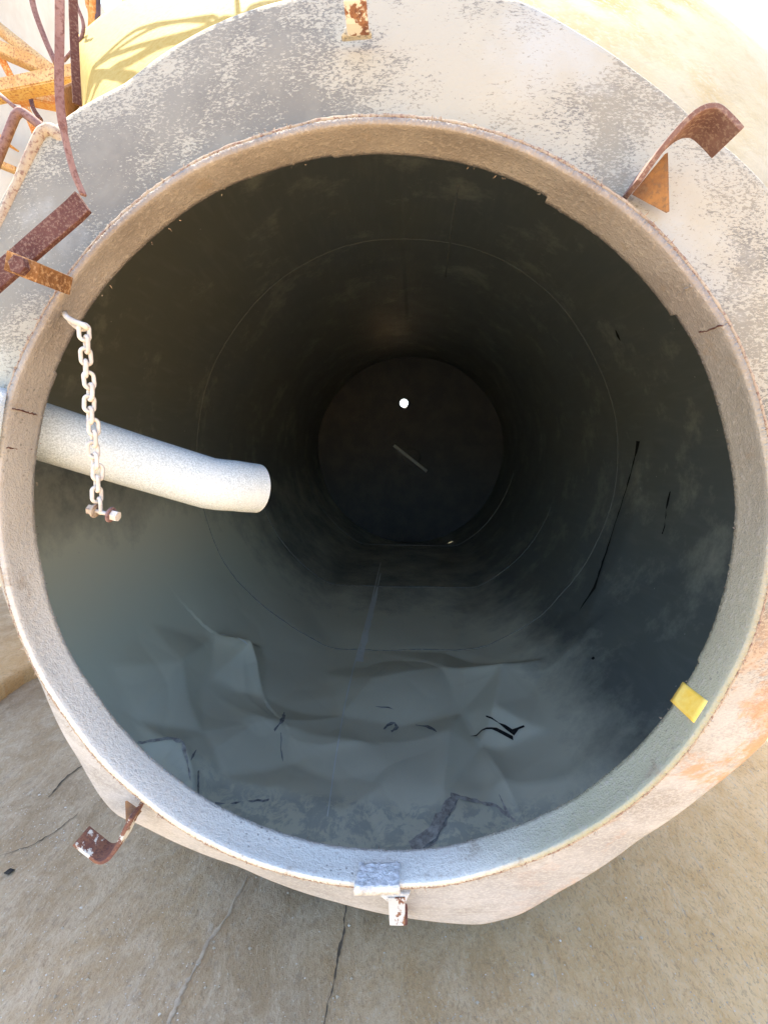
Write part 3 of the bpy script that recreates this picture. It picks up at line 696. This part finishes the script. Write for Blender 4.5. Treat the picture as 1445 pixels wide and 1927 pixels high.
for p, rr, th, k, mt in ((A, .0085, .008, 6, 'rail'), (A + d * .009, .0115, .003, 16, 'rail'), (B - d * .013, .0125, .003, 16, 'mauve'), (B - d * .009, .0085, .010, 6, 'chain')):
    v, f = tube([p, p + d * th], rr, k); mesh('nut' if k == 6 else 'washer', v, f, mt, bolt)

# ---------------------------------------------------------------- rusty bars, rails and wires at upper left
gs = 'rusty bars of the loading frame'
br = thing('clamped_bar', W(60, 460, .70), 'dark rusty flat bar bent from the rim upwards past the left of the drum head', 'steel bar')
bwv = W(150, 410, .70) - W(178, 370, .70)
bwv = (W(10, 560, .7) - W(-16, 500, .7)) * .0 + (W(176, 392, .66) - W(148, 352, .66))
v, f = strip([W(-90, 600, .68), W(0, 520, .68), W(80, 450, .68), W(140, 398, .68), W(158, 380, .68)], bwv * .95, .008); mesh('clamp_strap', v, f, 'dark', br, False, .001)
vv = smoothpath([W(158, 368, .675), W(140, 325, .67), W(126, 272, .665), W(115, 210, .66), W(112, 150, .66), W(113, 60, .66), W(113, -60, .66), W(113, -420, .66)], 5)
v, f = strip(vv, [E1 * .0085 * (1 if i > 12 else .5) + N * .006 for i in range(len(vv))], .006); mesh('upright_bar', v, f, 'mauve', br, False, .001)
v, f = strip([W(12, 490, .650), W(70, 513, .665), W(132, 538, .728)], (W(40, 520, .67) - W(48, 474, .67)) * .78, .006); bk = mesh('rim_bracket', v, f, 'bracket', drum, False, .001)
c = W(43, 502, .648); v, f = tube([c, c - N * .010], .0125, 6); b1 = mesh('bolt_head', v, f, 'dark', bk, False, .001)
v, f = tube([c - N * .010, c - N * .014], .005, 10); 
def railing(P, r, label, mat='rail'):
    t = thing('hand_rail', P[0], label, 'rail', None)
    v, f = tube(smoothpath(P, 7), r, 12); mesh('tube', v, f, mat, t, True); return t
railing([W(-40, 520, .80), W(0, 432, .80), W(55, 305, .80), (W(76, 258, .80)), W(86, 247, .80), W(98, 245, .80), W(112, 255, .80), W(146, 290, .81)], .0095, 'bent tube handrail nearer the drum, its end welded to the drum head')
railing([W(-60, 420, 1.0), W(-20, 340, 1.0), W(24, 232, 1.0), W(32, 216, 1.0), W(44, 212, 1.0), W(76, 236, 1.0), W(110, 262, 1.0)], .0085, 'bent tube handrail farther out, left of the other bent rail', 'mauve')
def wire(name, P, r, mat, label, cat='wire', flat=None):
    P = smoothpath(P, 7)
    if flat is not None: v, f = strip(P, flat, r)
    else: v, f = tube(P, r, 8)
    tag(mesh(name, v, f, mat, None, flat is None, loc=P[0]), label, cat)
Sw = 1.25
wire('steel_rod', [W(56, -70, Sw), W(62, 4, Sw), W(84, 70, Sw), W(106, 120, Sw)], .0065, 'mauve', 'leaning pinkish rod against the sky, leftmost of the rods', 'rod')
wire('flat_rod', [W(138, -700, .95), W(138, -60, .95), W(140, 60, .95), W(146, 197, .95)], .004, 'dark', 'thin dark upright bar in front of the pale rust plate', 'rod', flat=E1 * .010 + N * .01)
wire('loop_cable', [W(141, -60, 1.1), W(143, 0, 1.1), W(156, 38, 1.1), W(157, 60, 1.1), W(146, 84, 1.1), W(120, 115, 1.1)], .0035, 'mauve', 'thin reddish wire curling into a loop beside the upright bar')
wire('flat_rod', [W(176, -900, Sw), W(176, -40, Sw), W(175, 20, Sw), W(172, 90, Sw), W(169, 156, Sw)], .010, 'orange', 'orange rusty upright bar right of the thin dark one', 'rod', flat=E1 * .014 + N * .01)
wire('black_cable', [W(186, -900, Sw), W(186, -40, Sw), W(184, 30, Sw), W(179, 90, Sw), W(177, 120, Sw)], .005, 'cable', 'dark cable running down beside the orange upright bar', 'cable')
wire('black_cable', [W(162, -20, Sw), W(166, 10, Sw), W(170, 22, Sw), W(173, 60, Sw)], .005, 'orange', 'short orange wire bent onto the upright bar at the top', 'cable')
# frame: angle irons and gusset plate
fr = thing('loading_frame', (W(-40, 300, 1.5)), 'orange rusty angle iron frame left of the drum, in front of the cream hopper', 'frame')
def beam(a, b, wpx, mat, s=1.5, th=.02, name='angle_iron'):
    A, B = W(*a, s), W(*b, s); d = (B - A) / np.linalg.norm(B - A); wv = np.cross(d, N); wv = wv / np.linalg.norm(wv) * wpx / 900 * s
    v1 = strip([A, B], wv, .006); e = .5 * wv; v2 = strip([A - e + N * .02, B - e + N * .02], N * .04, .006)
    v, f = join(v1, v2); mesh(name, v, f, mat, fr, False, .001)
beam((-60, 172), (158, 128), 20, 'ochre', 1.40)
beam((-60, 60), (112, 136), 17, 'ochre', 1.62)
beam((-10, 84), (30, 160), 11, 'orange', 1.66)
beam((-60, 150), (108, 182), 22, 'orange', 1.50)
beam((36, 170), (72, 262), 11, 'orange', 1.55)
beam((-50, 230), (20, 268), 8, 'orange', 1.7)
beam((-20, 298), (30, 318), 8, 'ochre', 1.7)
v, f = tube(smoothpath([W(58, 182, 1.48), W(64, 205, 1.47), W(78, 226, 1.46)], 5), .006, 8); mesh('brace_rod', v, f, 'dark', fr, True)
v, f = tube([W(-20, 160, 1.2), W(36, 208, 1.05)], .004, 8); mesh('brace_rod', v, f, 'mauve', fr, True)
v, f = prism([W(116, 162, 1.02), W(166, 141, 1.18), W(172, 160, 1.2), W(160, 178, 1.18), W(136, 200, 1.1), W(122, 226, 1.02), W(112, 240, 1.0)], N * .008)
pl = mesh('gusset_plate', v, f, 'plate', fr, False, .001)
v, f = prism([W(148, 120, 1.3), W(155, 106, 1.3), W(156, 122, 1.3), W(150, 132, 1.3)], N * .01); mesh('lug', v, f, 'plate', fr)
v, f = tube([W(-900, -300, 1.7), W(-60, -300, 1.7)], .03, 8)
# overhead cables between the rods and the loading gantry, above the drum (their shadows fall on its top)
from mathutils.bvhtree import BVHTree
bo = [o for o in drum.children if o.name.startswith('barrel_shell')][0]
bv = BVHTree.FromPolygons([Vector(v.co) + Vector(drum.location) for v in bo.data.vertices], [tuple(p.vertices) for p in bo.data.polygons])
def overhead(pl, h, r, label):
    P = []
    for x, y in dens(pl, 25):
        d = ray(x, y); hit = bv.ray_cast(Vector(CAM), Vector(d).normalized())[0]
        if hit is not None: P.append(np.array(hit) + np.array(sd) * h)
    if len(P) < 3: return
    P = P[::2] + [P[-1]] if len(P) % 2 == 0 else P[::2]
    d0 = P[0] - P[1]; P = [P[0] + d0 * 4 + np.array([0, 0, .25])] + P + [P[-1] + (P[-1] - P[-2]) * 4 + np.array([0, 0, .2])]
    v, f = tube(smoothpath(P, 6), r, 8); tag(mesh('overhead_cable', v, f, 'cable', None, True, loc=P[0]), label, 'cable', 'overhead cables above the drum')
overhead([(232, 74), (280, 49), (400, 31), (500, 22), (560, 8)], .55, .004, 'dark cable slung above the drum top, throwing the uppermost thin shadow on it')
overhead([(262, 66), (330, 42), (420, 38), (505, 26)], .55, .0035, 'dark cable slung above the drum top, just beside the uppermost one')
overhead([(190, 118), (260, 84), (330, 72), (440, 36)], .5, .0045, 'dark cable slung above the drum top, throwing the middle shadow')
overhead([(196, 142), (300, 86), (430, 44), (520, 8)], .5, .006, 'thicker dark cable slung above the drum top, throwing the lowest shadow')

# ---------------------------------------------------------------- neighbouring hopper
hp = thing('cream_hopper', (-3, 3.2, 0), 'sunlit cream steel hopper at far left behind the rusty frame', 'hopper')
def hopper():
    s0 = 1.78; f0 = [W(-40, 25, s0), W(60, 102, s0), W(150, 178, s0), W(160, 300, s0), W(60, 620, s0), W(-2200, 620, s0), W(-2200, -620, s0), W(-90, -520, s0)]  # out-of-view left and upper parts stretched to keep sun off the mud
    v, f = prism(f0, np.array([-.25, 2.6, 0])); mesh('shell', v, f, 'white', hp, False, .01)
    for (x0, y0, x1, y1) in ((-40, 22, 152, 176),):
        v, f = tube([W(x0, y0, s0), W(x1, y1, s0)], .02, 8); mesh('top_rim', v, f, 'ochre', hp, True)
    for (x, y) in ((-3.9, 2.4), (-2.3, 2.4), (-3.9, 4.4), (-2.4, 4.4)):
        v, f = tube([np.array([x, y, -.05]), np.array([x, y, 1.9])], .06, 12); mesh('leg', v, f, 'white', hp, True)
hopper()

# ---------------------------------------------------------------- broken slab, cracks and chips on the mud
def slab():
    P = [G(-160, 1375), G(-60, 1352), G(0, 1318), G(22, 1302), G(60, 1278), G(110, 1262), G(150, 1150), G(60, 1080), G(-400, 1100)]
    top_ = []; 
    n = 60; Q = []
    for i in range(len(P)):
        a, b = P[i], P[(i + 1) % len(P)]
        for k in range(8): Q.append(a + (b - a) * k / 8)
    Q = np.array(Q); c = Q.mean(0); rows = []; J = rng.normal(size=Q.shape) * np.array([.003, .003, 0])
    for k, z in ((1.0, -.03), (1.0, .05), (.99, .068), (.98, .078), (.95, .085), (.91, .088), (.86, .09), (.8, .09), (.72, .09), (.62, .09), (.5, .09), (.36, .09), (.2, .09), (.02, .09)):
        r = c + (Q - c) * k + J * max(0, (k - .9) * 10); r[:, 2] = z + .012 * fbm(r[:, 0], r[:, 1], 41, 3, 3) * (z > .06); rows.append(r)
    v, f = grid(np.stack(rows, 1)); tag(mesh('broken_slab', v, f, 'ground', None, True, loc=(c[0], c[1], 0)), 'rough grey broken slab lying on the mud at the left edge beside the drum', 'slab')
slab()
def gpt(x, y, off=0.0):
    p = G(x, y, 0.0)
    for _ in range(3): p = G(x, y, float(gz(np.array(p[0]), np.array(p[1]))) + off)
    return p
def ground_line(name, pl, wpx, mat, off=.003, hgt=0.0, kind='structure'):
    pts = dens(pl, 7); L, Rr, Mm = [], [], []; dr = 0
    for i, (x, y) in enumerate(pts):
        x0, y0 = pts[max(i - 1, 0)]; x1, y1 = pts[min(i + 1, len(pts) - 1)]; d = math.hypot(x1 - x0, y1 - y0)
        nx, ny = -(y1 - y0) / d, (x1 - x0) / d; wd = np.interp(i / (len(pts) - 1), np.linspace(0, 1, len(wpx)), wpx) * (1 + .6 * rng.uniform(-1, 1)) / 2
        dr = dr * .8 + rng.normal() * .8; x += nx * dr; y += ny * dr
        L.append(gpt(x + nx * wd, y + ny * wd, off)); Rr.append(gpt(x - nx * wd, y - ny * wd, off)); Mm.append(gpt(x, y, off + hgt))
    n = len(L); V = L + Mm + Rr; Fc = [(i, i + 1, n + i + 1, n + i) for i in range(n - 1)] + [(n + i, n + i + 1, 2 * n + i + 1, 2 * n + i) for i in range(n - 1)]
    o = mesh(name, V, Fc, mat, None, True); o['kind'] = kind
ground_line('ground_crack', [(655, 1690), (650, 1722), (648, 1740), (644, 1768), (632, 1830), (622, 1880), (606, 1940)], [1.5, 2, 5, 3.5, 2, 2, 2.5], 'groundcrack')
ground_line('ground_crack', [(0, 1610), (60, 1590), (110, 1560), (150, 1530)], [.8, 1.4, 1.8, .8], 'groundcrack')
ground_line('ground_crack', [(92, 1500), (118, 1470), (140, 1450), (156, 1440)], [1, 2.5, 2, 1], 'groundcrack')
ground_line('ground_ridge', [(466, 1650), (428, 1722), (392, 1770), (350, 1850), (310, 1940)], [4, 5, 6, 7, 7], 'ridge', .0015, .002)
def chips():
    V, Fc = [], []
    for i in range(900):
        if i < 330: x, y = rng.normal(90, 60), rng.normal(1560, 60)
        elif i < 600: x, y = rng.uniform(0, 400), rng.uniform(1500, 1927)
        else: x, y = rng.uniform(0, 1445), rng.uniform(1500, 1927)
        if y < 1480 + max(0, (x - 100) * .4) * 0 or y < 1400: continue
        r = rng.uniform(.0008, .0026) * (2 if rng.random() < .04 else 1); p = gpt(x, y, r * .4); k = len(V)
        for q in range(6):
            d = [(1, 0, 0), (-1, 0, 0), (0, 1, 0), (0, -1, 0), (0, 0, 1), (0, 0, -1)][q]; V.append(p + np.array(d) * r * rng.uniform(.5, 1.3) * np.array([1, 1, .6]))
        for g in ((0, 2, 4), (2, 1, 4), (1, 3, 4), (3, 0, 4), (2, 0, 5), (1, 2, 5), (3, 1, 5), (0, 3, 5)): Fc.append(tuple(q + k for q in g))
    V2, F2 = [], []
    tag(mesh('dust_chips', V, Fc, 'chips'), 'pale crumbs of dried cement scattered on the mud', None, None, 'stuff')
chips()
def grit():
    V, Fc = [], []
    for i in range(1500):
        x, y = rng.uniform(-60, 1500), 1927 - 700 * rng.random() ** 1.6
        r = rng.uniform(.0009, .0024) * (2.2 if rng.random() < .05 else 1); p = G(x, y)
        if p[1] > 4: continue
        p[2] = float(gz(np.array(p[0]), np.array(p[1]))) + r * .2; k = len(V)
        for d in ((1, 0, 0), (-1, 0, 0), (0, 1, 0), (0, -1, 0), (0, 0, 1), (0, 0, -1)): V.append(p + np.array(d) * r * rng.uniform(.6, 1.4))
        for g in ((0, 2, 4), (2, 1, 4), (1, 3, 4), (3, 0, 4), (2, 0, 5), (1, 2, 5), (3, 1, 5), (0, 3, 5)): Fc.append(tuple(q + k for q in g))
    tag(mesh('ground_grit', V, Fc, 'ridge'), 'brown grit and small pebbles lying on the mud', None, None, 'stuff')
grit()
p = gpt(18, 1641, .004); v, f = prism([p + np.array(q) for q in ((-.012, -.006, 0), (.006, -.011, .002), (.014, .006, 0), (-.004, .010, .001))], np.array([0, 0, .004]))
tag(mesh('black_scrap', v, f, 'crack', None, False, .0005, loc=p), 'small black scrap lying alone on the mud at the lower left', 'scrap')
